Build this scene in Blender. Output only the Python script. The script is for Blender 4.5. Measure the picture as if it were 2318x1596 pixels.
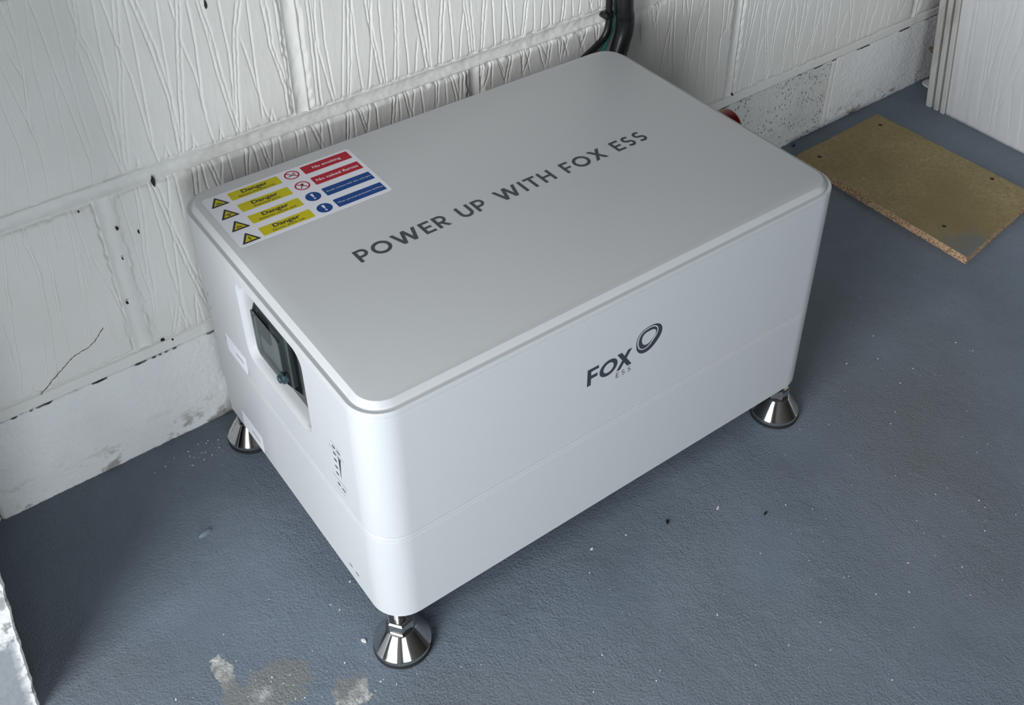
import bpy, bmesh, math, random
import numpy as np
from mathutils import Vector, Matrix

for o in list(bpy.data.objects):
    bpy.data.objects.remove(o, do_unlink=True)
SC = bpy.context.scene
COL = SC.collection
PI = math.pi

# ------------------------------------------------------------------ camera
cam_d = bpy.data.cameras.new('camera')
cam = bpy.data.objects.new('camera', cam_d)
COL.objects.link(cam)
RIGHT = Vector((0.7957, -0.6055, 0.0145))
DOWN = Vector((-0.3583, -0.4900, -0.7947))
FWD = Vector((0.4883, 0.6272, -0.6068))
cam.matrix_world = Matrix.Translation((-0.24922, -0.55595, 0.97547)) @ Matrix((RIGHT, -DOWN, -FWD)).transposed().to_4x4()
cam_d.sensor_fit = 'HORIZONTAL'
cam_d.sensor_width = 36.0
cam_d.lens = 2485.75 * 36.0 / 2318.0
cam_d.shift_x = (1159.0 - 1253.26) / 2318.0
cam_d.shift_y = (544.89 - 798.0) / 2318.0
cam_d.clip_start = 0.02
SC.camera = cam

# ------------------------------------------------------------------ world, lights, exposure
SC.view_settings.view_transform = 'Standard'
SC.view_settings.look = 'None'
SC.view_settings.gamma = 1.0
SC.view_settings.use_curve_mapping = False
SC.view_settings.exposure = 0.10
SC.cycles.use_denoising = True
SC.cycles.max_bounces = 6
SC.cycles.diffuse_bounces = 2
SC.cycles.glossy_bounces = 3
SC.cycles.transparent_max_bounces = 8
SC.cycles.use_adaptive_sampling = True
SC.cycles.adaptive_threshold = 0.04
SC.cycles.adaptive_min_samples = 12
world = bpy.data.worlds.new('sky')
SC.world = world
world.use_nodes = True
bg = world.node_tree.nodes['Background']
bg.inputs[0].default_value = (0.80, 0.90, 1.0, 1)
bg.inputs[1].default_value = 1.0


def area_light(name, loc, target, sx, sy, power, color):
    d = bpy.data.lights.new(name, 'AREA')
    d.shape = 'RECTANGLE'
    d.size, d.size_y = sx, sy
    d.energy = power
    d.color = color
    o = bpy.data.objects.new(name, d)
    COL.objects.link(o)
    o.location = loc
    o.rotation_euler = (Vector(target) - Vector(loc)).to_track_quat('-Z', 'Y').to_euler()
    return o


# daylight standing in the open garage doorway, left of the camera
DOOR_X, DOOR_Y0, DOOR_Y1, DOOR_Z0, DOOR_Z = -1.30, -1.00, -0.10, 0.25, 1.85
area_light('doorway_daylight', (DOOR_X, (DOOR_Y0 + DOOR_Y1) / 2, (DOOR_Z + DOOR_Z0) / 2), (0.0, (DOOR_Y0 + DOOR_Y1) / 2, (DOOR_Z + DOOR_Z0) / 2),
           DOOR_Y1 - DOOR_Y0, DOOR_Z - DOOR_Z0, 42.5, (0.955, 0.98, 1.0))
# added fill light, low behind the camera; its opening is made up
FILL_X0, FILL_X1, FILL_Z0, FILL_Z1 = -1.05, -0.25, 0.02, 0.62
area_light('added_front_fill', ((FILL_X0 + FILL_X1) / 2, -1.90, (FILL_Z0 + FILL_Z1) / 2), ((FILL_X0 + FILL_X1) / 2, 0.0, (FILL_Z0 + FILL_Z1) / 2),
           FILL_X1 - FILL_X0, FILL_Z1 - FILL_Z0, 17.0, (0.87, 0.945, 1.0))


# ------------------------------------------------------------------ helpers
def link(o, parent=None):
    COL.objects.link(o)
    if parent is not None:
        o.parent = parent
    return o


def world_loc(o):
    v = Vector((0, 0, 0))
    while o is not None:
        v = v + o.location
        o = o.parent
    return v


def mesh(name, verts, faces, mat, parent=None, smooth=False, at=None, local=False):
    """one mesh object; vertices are given in world space unless local"""
    off = Vector((0, 0, 0))
    if not local:
        base = world_loc(parent) if parent is not None else Vector((0, 0, 0))
        loc = Vector(at) if at is not None else base
        off = loc
    me = bpy.data.meshes.new(name)
    v = np.asarray(verts, dtype=float).reshape(-1, 3) - np.array(off)
    me.from_pydata(v.tolist(), [], [tuple(int(i) for i in f) for f in faces])
    me.update()
    if smooth:
        me.polygons.foreach_set('use_smooth', [True] * len(me.polygons))
    if mat is not None:
        for m in (mat if isinstance(mat, (list, tuple)) else [mat]):
            me.materials.append(m)
    o = bpy.data.objects.new(name, me)
    link(o, parent)
    if not local:
        o.location = off - (world_loc(parent) if parent is not None else Vector((0, 0, 0)))
    return o


def empty(name, loc, rz=0.0, parent=None):
    o = bpy.data.objects.new(name, None)
    o.empty_display_size = 0.05
    link(o, parent)
    o.location = loc
    o.rotation_euler = (0, 0, rz)
    return o


def tag(o, label, cat, group=None):
    o['label'] = label
    o['category'] = cat
    if group:
        o['group'] = group
    return o


def struct(o):
    o['kind'] = 'structure'
    return o


class MB:
    def __init__(s):
        s.v, s.f = [], []

    def add(s, verts, faces):
        n = len(s.v)
        s.v += [tuple(p) for p in verts]
        s.f += [tuple(i + n for i in f) for f in faces]
        return s

    def box(s, x0, y0, z0, x1, y1, z1):
        return s.add([(x0, y0, z0), (x1, y0, z0), (x1, y1, z0), (x0, y1, z0), (x0, y0, z1), (x1, y0, z1), (x1, y1, z1), (x0, y1, z1)],
                     [(0, 3, 2, 1), (4, 5, 6, 7), (0, 1, 5, 4), (1, 2, 6, 5), (2, 3, 7, 6), (3, 0, 4, 7)])

    def loft(s, rings, cap0=True, cap1=True, skip=None):
        n = len(rings[0])
        base = len(s.v)
        for r in rings:
            s.v += [tuple(p) for p in r]
        for k in range(len(rings) - 1):
            for i in range(n):
                if skip and skip(k, i):
                    continue
                j = (i + 1) % n
                a = base + k * n
                s.f.append((a + i, a + j, a + n + j, a + n + i))
        if cap0:
            s.f.append(tuple(base + i for i in reversed(range(n))))
        if cap1:
            s.f.append(tuple(base + (len(rings) - 1) * n + i for i in range(n)))
        return s

    def lathe(s, prof, cx=0, cy=0, n=40, cap0=True, cap1=True, rot=0.0):
        return s.loft([[(cx + r * math.cos(2 * PI * i / n + rot), cy + r * math.sin(2 * PI * i / n + rot), z) for i in range(n)] for r, z in prof], cap0, cap1)

    def tube(s, pts, r, n=12):
        pts = [Vector(p) for p in pts]
        rings = []
        up = None
        for i, p in enumerate(pts):
            t = (pts[min(i + 1, len(pts) - 1)] - pts[max(i - 1, 0)]).normalized()
            if up is None:
                up = Vector((0, 1, 0)) if abs(t.y) < 0.9 else Vector((1, 0, 0))
            a = (up - t * up.dot(t)).normalized()
            up = a
            b = t.cross(a)
            rr = r[i] if isinstance(r, (list, tuple)) else r
            rings.append([p + rr * (math.cos(2 * PI * k / n) * a + math.sin(2 * PI * k / n) * b) for k in range(n)])
        return s.loft(rings)

    def build(s, name, mat, parent=None, smooth=False, at=None):
        return mesh(name, s.v, s.f, mat, parent, smooth, at)


def smooth_by_angle(o, ang=35):
    me = o.data
    bm = bmesh.new()
    bm.from_mesh(me)
    bmesh.ops.recalc_face_normals(bm, faces=bm.faces)
    a = math.radians(ang)
    for f in bm.faces:
        f.smooth = True
    for e in bm.edges:
        if len(e.link_faces) == 2:
            e.smooth = e.calc_face_angle(0) < a
    bm.to_mesh(me)
    bm.free()
    return o


def spline(pts, n=8, closed=False):
    """Catmull-Rom through points of any dimension"""
    P = [np.array(p, float) for p in pts]
    out = []
    m = len(P)
    for i in range(m if closed else m - 1):
        g = (lambda k: P[k % m]) if closed else (lambda k: P[min(max(k, 0), m - 1)])
        a, b, c, d = g(i - 1), g(i), g(i + 1), g(i + 2)
        for k in range(n):
            t = k / n
            out.append(0.5 * ((2 * b) + (c - a) * t + (2 * a - 5 * b + 4 * c - d) * t * t + (3 * b - a - 3 * c + d) * t ** 3))
    if not closed:
        out.append(P[-1])
    return [tuple(p) for p in out]


def rrect(x0, y0, x1, y1, r, n=8):
    pts = []
    for cx, cy, a in ((x1 - r, y0 + r, -PI / 2), (x1 - r, y1 - r, 0), (x0 + r, y1 - r, PI / 2), (x0 + r, y0 + r, PI)):
        for i in range(n + 1):
            t = a + PI / 2 * i / n
            pts.append((cx + r * math.cos(t), cy + r * math.sin(t)))
    return pts


def lattice(shape, seed):
    return np.random.RandomState(seed).rand(*shape) * 2 - 1


def vnoise(x, y, seed=0):
    """smooth value noise in about -1..1 at unit lattice"""
    g = lattice((128, 128), seed)
    xi, yi = np.floor(x).astype(int), np.floor(y).astype(int)
    fx, fy = x - xi, y - yi
    fx, fy = fx * fx * (3 - 2 * fx), fy * fy * (3 - 2 * fy)
    a, b = g[xi % 128, yi % 128], g[(xi + 1) % 128, yi % 128]
    c, d = g[xi % 128, (yi + 1) % 128], g[(xi + 1) % 128, (yi + 1) % 128]
    return (a * (1 - fx) + b * fx) * (1 - fy) + (c * (1 - fx) + d * fx) * fy


def sstep(a, b, x):
    t = np.clip((x - a) / (b - a), 0, 1)
    return t * t * (3 - 2 * t)


# ------------------------------------------------------------------ materials
class NT:
    def __init__(s, name):
        s.m = bpy.data.materials.new(name)
        s.m.use_nodes = True
        s.t = s.m.node_tree
        s.b = s.t.nodes['Principled BSDF']
        s.co = None

    def n(s, typ, **kw):
        nd = s.t.nodes.new(typ)
        for k, v in kw.items():
            if hasattr(nd, k):
                setattr(nd, k, v)
            else:
                nd.inputs[k.replace('_', ' ')].default_value = v
        return nd

    def l(s, a, b):
        s.t.links.new(a, b)

    def obj(s, scale=None):
        if s.co is None:
            s.co = s.n('ShaderNodeNewGeometry').outputs['Position']
        if scale is None:
            return s.co
        mp = s.n('ShaderNodeMapping')
        mp.inputs['Scale'].default_value = scale
        s.l(s.co, mp.inputs['Vector'])
        return mp.outputs['Vector']

    def noise(s, sc, detail=3, rough=0.5, stretch=None, dist=0.0):
        nd = s.n('ShaderNodeTexNoise')
        nd.inputs['Scale'].default_value = sc
        nd.inputs['Detail'].default_value = detail
        nd.inputs['Roughness'].default_value = rough
        nd.inputs['Distortion'].default_value = dist
        s.l(s.obj(stretch), nd.inputs['Vector'])
        return nd.outputs['Fac']

    def vor(s, sc, stretch=None, feature='F1'):
        nd = s.n('ShaderNodeTexVoronoi')
        nd.feature = feature
        nd.inputs['Scale'].default_value = sc
        s.l(s.obj(stretch), nd.inputs['Vector'])
        return nd.outputs['Distance']

    def ramp(s, fac, stops):
        nd = s.n('ShaderNodeValToRGB')
        el = nd.color_ramp.elements
        while len(el) < len(stops):
            el.new(0.5)
        for e, (p, c) in zip(el, stops):
            e.position = p
            e.color = (c, c, c, 1) if isinstance(c, (int, float)) else (*c, 1)
        s.l(fac, nd.inputs['Fac'])
        return nd.outputs['Color']

    def math(s, op, a, b=None):
        nd = s.n('ShaderNodeMath')
        nd.operation = op
        for i, v in enumerate((a, b)):
            if v is None:
                continue
            if isinstance(v, (int, float)):
                nd.inputs[i].default_value = v
            else:
                s.l(v, nd.inputs[i])
        return nd.outputs[0]

    def mix(s, fac, a, b):
        nd = s.n('ShaderNodeMix')
        nd.data_type = 'RGBA'
        if isinstance(fac, (int, float)):
            nd.inputs[0].default_value = fac
        else:
            s.l(fac, nd.inputs[0])
        for i, v in ((6, a), (7, b)):
            if isinstance(v, tuple):
                nd.inputs[i].default_value = (*v, 1)
            else:
                s.l(v, nd.inputs[i])
        return nd.outputs[2]

    def bump(s, h, strength, dist, prev=None):
        nd = s.n('ShaderNodeBump')
        nd.inputs['Strength'].default_value = strength
        nd.inputs['Distance'].default_value = dist
        s.l(h, nd.inputs['Height'])
        if prev is not None:
            s.l(prev, nd.inputs['Normal'])
        s.l(nd.outputs[0], s.b.inputs['Normal'])
        return nd.outputs[0]

    def base(s, c):
        if isinstance(c, tuple):
            s.b.inputs['Base Color'].default_value = (*c, 1)
        else:
            s.l(c, s.b.inputs['Base Color'])
        return s

    def set(s, rough=None, metal=None, spec=None):
        for k, v in (('Roughness', rough), ('Metallic', metal), ('Specular IOR Level', spec)):
            if v is None:
                continue
            if isinstance(v, (int, float)):
                s.b.inputs[k].default_value = v
            else:
                s.l(v, s.b.inputs[k])
        return s


def plain(name, c, rough=0.5, metal=0.0, spec=0.5):
    """a nearly plain surface: a little procedural tone variation"""
    t = NT(name)
    f = t.noise(35, 3)
    dark = tuple(x * 0.93 for x in c)
    t.base(t.mix(f, c, dark)).set(rough, metal, spec)
    return t.m


M = {}
# painted aircrete blocks
t = NT('white_masonry_paint')
f = t.noise(9, 4)
c = t.mix(t.ramp(f, [(0.35, 0.0), (0.7, 1.0)]), (0.87, 0.86, 0.825), (0.815, 0.80, 0.755))
speck = t.ramp(t.vor(55), [(0.0, 1.0), (0.045, 0.0)])
pick = t.ramp(t.noise(13, 2), [(0.60, 0.0), (0.66, 1.0)])
c = t.mix(t.math('MULTIPLY', speck, pick), c, (0.28, 0.26, 0.23))
t.base(c).set(0.55, 0, 0.35)
t.bump(t.noise(420, 2, stretch=(1, 1, 0.5)), 0.12, 0.001)
M['paint'] = t.m
# rough dense blocks of the bottom course
t = NT('rough_white_block_paint')
f = t.noise(14, 4)
c = t.mix(t.ramp(f, [(0.4, 0.0), (0.75, 1.0)]), (0.90, 0.90, 0.895), (0.83, 0.83, 0.82))
sep = t.n('ShaderNodeSeparateXYZ')
t.l(t.obj(), sep.inputs[0])
low = t.ramp(sep.outputs['Z'], [(0.0, 1.0), (0.05, 0.0)])
dirt = t.ramp(t.noise(38, 5, 0.65, (1, 1, 1.6)), [(0.54, 0.0), (0.64, 1.0)])
c = t.mix(t.math('MULTIPLY', dirt, low), c, (0.33, 0.31, 0.27))
t.base(c).set(0.6, 0, 0.35)
bp = t.bump(t.noise(420, 3, 0.55), 0.4, 0.002)
M['rough'] = t.m
t = NT('pitted_white_block_paint')
f = t.noise(14, 4)
c = t.mix(t.ramp(f, [(0.4, 0.0), (0.75, 1.0)]), (0.76, 0.76, 0.74), (0.66, 0.66, 0.64))
pit = t.ramp(t.vor(210, (1.2, 1.2, 0.62)), [(0.16, 1.0), (0.32, 0.0)])
zone = t.ramp(t.noise(30, 3), [(0.42, 0.0), (0.54, 1.0)])
pits = t.math('MULTIPLY', pit, zone)
t.base(t.mix(pits, c, (0.07, 0.065, 0.06))).set(0.65, 0, 0.3)
t.bump(t.math('SUBTRACT', t.noise(190, 3), pits), 0.5, 0.003)
M['pitted'] = t.m
M['mortar'] = plain('white_painted_mortar', (0.87, 0.86, 0.825), 0.7, 0, 0.2)
M['raw_mortar'] = plain('raw_dark_mortar', (0.11, 0.105, 0.10), 0.9, 0, 0.1)

# floor paint
t = NT('grey_floor_paint')
f = t.noise(6, 5, 0.6)
c = t.mix(t.ramp(f, [(0.3, 0.0), (0.7, 1.0)]), (0.195, 0.236, 0.288), (0.146, 0.178, 0.217))
c = t.mix(t.ramp(t.noise(2.2, 3), [(0.50, 0.0), (0.75, 1.0)]), c, (0.165, 0.180, 0.200))
fleck = t.math('MULTIPLY', t.ramp(t.vor(75), [(0.0, 1.0), (0.09, 0.0)]), t.ramp(t.noise(16, 3, 0.6), [(0.57, 0.0), (0.66, 1.0)]))
c = t.mix(fleck, c, (0.62, 0.63, 0.62))
# bare worn concrete in front of the near foot
pos = t.obj()
worn = None
for (x, y, rx, ry) in ((-0.112, 0.052, 0.050, 0.030), (-0.092, 0.052, 0.026, 0.030), (-0.134, 0.090, 0.010, 0.030), (-0.046, 0.004, 0.020, 0.022), (-0.150, 0.030, 0.060, 0.026)):
    mp = t.n('ShaderNodeMapping')
    mp.vector_type = 'POINT'
    mp.inputs['Location'].default_value = (-x / rx, -y / ry, 0)
    mp.inputs['Scale'].default_value = (1 / rx, 1 / ry, 0)
    t.l(pos, mp.inputs['Vector'])
    ln = t.n('ShaderNodeVectorMath')
    ln.operation = 'LENGTH'
    t.l(mp.outputs[0], ln.inputs[0])
    d = t.math('SUBTRACT', 1.0, ln.outputs['Value'])
    worn = d if worn is None else t.math('MAXIMUM', worn, d)
edge = t.math('ADD', worn, t.math('MULTIPLY', t.math('SUBTRACT', t.noise(60, 5, 0.7), 0.5), 1.9))
wm = t.ramp(edge, [(0.14, 0.0), (0.22, 1.0)])
bare = t.mix(t.ramp(t.noise(130, 3), [(0.35, 0.0), (0.65, 1.0)]), (0.26, 0.26, 0.25), (0.58, 0.58, 0.57))
bare = t.mix(t.ramp(t.noise(11, 3), [(0.47, 0.0), (0.56, 1.0)]), bare, (0.20, 0.21, 0.215))
c = t.mix(wm, c, bare)
t.base(c).set(t.ramp(t.noise(40, 3), [(0.3, 0.45), (0.7, 0.62)]), 0, 0.3)
h = t.math('ADD', t.math('MULTIPLY', t.noise(360, 2, 0.7), 0.7), t.math('MULTIPLY', t.noise(75, 2, 0.55), 0.55))
t.bump(t.math('MULTIPLY', h, t.ramp(t.noise(9, 1), [(0.3, 0.4), (0.7, 1.0)])), 0.55, 0.005)
M['floor'] = t.m

t = NT('white_powder_coat')
t.base(t.mix(t.noise(3, 2), (0.552, 0.567, 0.580), (0.538, 0.553, 0.566))).set(0.42, 0, 0.5)
t.bump(t.noise(1400, 2), 0.03, 0.0003)
M['shell'] = t.m
M['lid'] = M['shell']
M['print'] = plain('dark_blue_grey_print', (0.040, 0.047, 0.060), 0.5)
M['black'] = plain('black_print', (0.008, 0.008, 0.009), 0.5)
M['vinyl'] = plain('white_vinyl_sticker', (0.80, 0.80, 0.86), 0.55, 0, 0.2)
M['yellow'] = plain('yellow_vinyl', (0.60, 0.52, 0.006), 0.55, 0, 0.2)
M['red'] = plain('red_vinyl', (0.46, 0.012, 0.030), 0.55, 0, 0.2)
M['blue'] = plain('blue_vinyl', (0.003, 0.055, 0.245), 0.55, 0, 0.2)
M['label'] = plain('white_paper_label', (0.84, 0.84, 0.90), 0.5)
t = NT('polished_steel')
t.base((0.66, 0.65, 0.63)).set(0.10, 1.0)
M['steel'] = t.m
M['rubber'] = plain('black_rubber', (0.012, 0.012, 0.013), 0.6)
M['black_plastic'] = plain('black_plastic', (0.012, 0.012, 0.014), 0.32)
M['grey_plastic'] = plain('dark_grey_plastic', (0.055, 0.058, 0.062), 0.4)
M['teal_knob'] = plain('dark_teal_plastic', (0.030, 0.055, 0.070), 0.35)
M['clear_grey'] = plain('pale_grey_plastic', (0.30, 0.33, 0.33), 0.4)
M['mid_grey'] = plain('grey_plastic', (0.26, 0.28, 0.28), 0.45)
M['led'] = plain('dark_indicator_window', (0.015, 0.018, 0.022), 0.25)
M['green'] = plain('green_cable_sheath', (0.006, 0.20, 0.16), 0.35)
M['switch_red'] = plain('red_switch_plastic', (0.17, 0.004, 0.006), 0.35)
# smoked clear plastic
t = NT('smoked_clear_plastic')
tr = t.n('ShaderNodeBsdfTransparent')
tr.inputs[0].default_value = (0.50, 0.54, 0.54, 1)
gl = t.n('ShaderNodeBsdfGlossy')
gl.inputs['Color'].default_value = (0.9, 0.95, 0.95, 1)
gl.inputs['Roughness'].default_value = 0.08
fr = t.n('ShaderNodeFresnel')
fr.inputs['IOR'].default_value = 1.5
t.l(t.ramp(t.noise(20, 2), [(0.0, (0.56, 0.60, 0.60)), (1.0, (0.68, 0.71, 0.71))]), tr.inputs[0])
ms = t.n('ShaderNodeMixShader')
t.l(fr.outputs[0], ms.inputs[0])
t.l(tr.outputs[0], ms.inputs[1])
t.l(gl.outputs[0], ms.inputs[2])
t.l(ms.outputs[0], t.t.nodes['Material Output'].inputs['Surface'])
M['smoked'] = t.m
# chipboard
t = NT('chipboard')
f = t.noise(210, 3, 0.65)
c = t.mix(t.ramp(f, [(0.35, 0.0), (0.68, 1.0)]), (0.29, 0.228, 0.105), (0.42, 0.345, 0.19))
c = t.mix(t.ramp(t.noise(5, 3), [(0.40, 0.0), (0.7, 1.0)]), c, (0.245, 0.19, 0.09))
gx = t.n('ShaderNodeVectorMath')
gx.operation = 'DISTANCE'
t.l(t.obj(), gx.inputs[0])
gx.inputs[1].default_value = (1.005, 0.062, 0.012)
g = t.ramp(t.math('ADD', gx.outputs['Value'], t.math('MULTIPLY', t.noise(40, 4), 0.05)), [(0.05, 1.0), (0.085, 0.0)])
t.base(t.mix(g, c, (0.20, 0.20, 0.18))).set(0.8, 0, 0.2)
t.bump(f, 0.25, 0.001)
M['chip'] = t.m
t = NT('chipboard_edge')
f = t.vor(230, (1, 1, 1.8))
c = t.ramp(f, [(0.1, (0.10, 0.045, 0.02)), (0.35, (0.42, 0.25, 0.14)), (0.7, (0.60, 0.42, 0.28))])
t.base(c).set(0.85, 0, 0.1)
t.bump(f, 0.6, 0.002)
M['chip_edge'] = t.m
M['hole'] = plain('dark_screw_hole', (0.035, 0.022, 0.012), 0.8)
# pier: white flaking paint above, floor grey lapped up
t = NT('flaking_pier_paint')
sep = t.n('ShaderNodeSeparateXYZ')
t.l(t.obj(), sep.inputs[0])
xe = t.math('ADD', sep.outputs['X'], t.math('MULTIPLY', t.math('SUBTRACT', t.noise(90, 4, 0.7), 0.5), 0.012))
fade = t.math('SUBTRACT', xe, t.math('MULTIPLY', sep.outputs['Z'], 0.0925))
m1 = t.ramp(t.math('ADD', fade, 0.5), [(0.2062, 0.0), (0.2085, 1.0)])
m2 = t.ramp(t.math('ADD', sep.outputs['Z'], t.math('MULTIPLY', t.math('SUBTRACT', t.noise(45, 4, 0.7), 0.5), 0.04)), [(0.105, 0.0), (0.115, 1.0)])
wm = t.math('MAXIMUM', m1, m2)
wh = t.mix(t.ramp(t.noise(70, 4, 0.65), [(0.56, 0.0), (0.62, 1.0)]), (0.80, 0.80, 0.79), (0.36, 0.36, 0.35))
t.base(t.mix(wm, (0.30, 0.32, 0.34), wh)).set(0.6, 0, 0.3)
t.bump(t.math('ADD', wm, t.noise(120, 3)), 0.35, 0.003)
M['pier'] = t.m
t = NT('old_white_gloss_timber')
c = t.mix(t.ramp(t.noise(30, 4, 0.6, (1, 1, 0.25)), [(0.48, 0.0), (0.75, 1.0)]), (0.57, 0.56, 0.54), (0.36, 0.34, 0.30))
t.base(c).set(0.5, 0, 0.4)
t.bump(t.noise(160, 3, 0.5, (1, 1, 0.15)), 0.2, 0.002)
M['timber'] = t.m
M['panel'] = plain('white_grooved_panel_paint', (0.68, 0.68, 0.69), 0.5, 0, 0.4)
M['plaster'] = plain('bare_grey_blockwork', (0.12, 0.115, 0.11), 0.8, 0, 0.2)
M['rust'] = plain('rusty_steel', (0.16, 0.12, 0.08), 0.6, 0.6)
M['white_chip'] = plain('white_paint_chip', (0.80, 0.80, 0.79), 0.6)
M['black_chip'] = plain('black_plastic_chip', (0.006, 0.007, 0.009), 0.5)
M['blue_chip'] = plain('blue_plastic_scrap', (0.012, 0.045, 0.16), 0.5)
M['crack'] = plain('grey_crack', (0.20, 0.18, 0.16), 0.9)
M['pit'] = plain('dark_pit', (0.03, 0.028, 0.026), 0.9)

# ------------------------------------------------------------------ the room
FLX0, FLX1, FLY0, FLY1, CEIL = -1.30, 2.60, -1.90, 0.62, 2.35
struct(MB().box(FLX0 - 0.6, FLY0 - 0.1, -0.10, FLX1 + 0.1, FLY1 + 0.1, 0.0).build('floor', M['floor']))
struct(MB().box(FLX0 - 0.1, FLY0 - 0.1, CEIL, FLX1 + 0.1, FLY1 + 0.1, CEIL + 0.1).build('ceiling', M['plaster']))
wf = MB().box(FLX0, FLY0 - 0.1, 0, FILL_X0, FLY0, CEIL).box(FILL_X1, FLY0 - 0.1, 0, FLX1, FLY0, CEIL)  # front wall, with a hole added where the fill light stands
wf.box(FILL_X0, FLY0 - 0.1, 0, FILL_X1, FLY0, FILL_Z0).box(FILL_X0, FLY0 - 0.1, FILL_Z1, FILL_X1, FLY0, CEIL)
struct(wf.build('wall_front', M['plaster']))
struct(MB().box(FLX1, FLY0, 0, FLX1 + 0.1, 0.45, CEIL).build('wall_right', M['plaster']))
wl = MB().box(FLX0 - 0.1, DOOR_Y1, 0, FLX0, 0.38, CEIL)
wl.box(FLX0 - 0.1, FLY0, 0, FLX0, DOOR_Y0, CEIL)
wl.box(FLX0 - 0.1, DOOR_Y0, DOOR_Z, FLX0, DOOR_Y1, CEIL)
wl.box(FLX0 - 0.1, DOOR_Y0, 0, FLX0, DOOR_Y1, DOOR_Z0)
struct(wl.build('wall_left', M['plaster']))

# back wall: local frame, s along the wall, y into the wall, z up
L, W = 0.56315, 0.37902
TH = 0.02069
WALL0 = (0.0, W + 0.03815 - math.tan(TH) * L / 2, 0.0)
C1, C2 = 0.1295, 0.3545


def wpt(s, d, z):
    """wall frame (along, out of the wall, up) to world"""
    return (WALL0[0] + s * math.cos(TH) + d * math.sin(TH), WALL0[1] + s * math.sin(TH) - d * math.cos(TH), z)


wb = MB()
S0, S1 = -1.35, 2.62
wb.add([wpt(S0, -0.022, 0), wpt(S1, -0.022, 0), wpt(S1, -0.14, 0), wpt(S0, -0.14, 0), wpt(S0, -0.022, CEIL), wpt(S1, -0.022, CEIL), wpt(S1, -0.14, CEIL), wpt(S0, -0.14, CEIL)],
       [(0, 3, 2, 1), (4, 5, 6, 7), (0, 1, 5, 4), (1, 2, 6, 5), (2, 3, 7, 6), (3, 0, 4, 7)])
WB = struct(wb.build('wall_back', M['raw_mortar']))
WB['label'] = 'white painted block wall behind the battery box'

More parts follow.
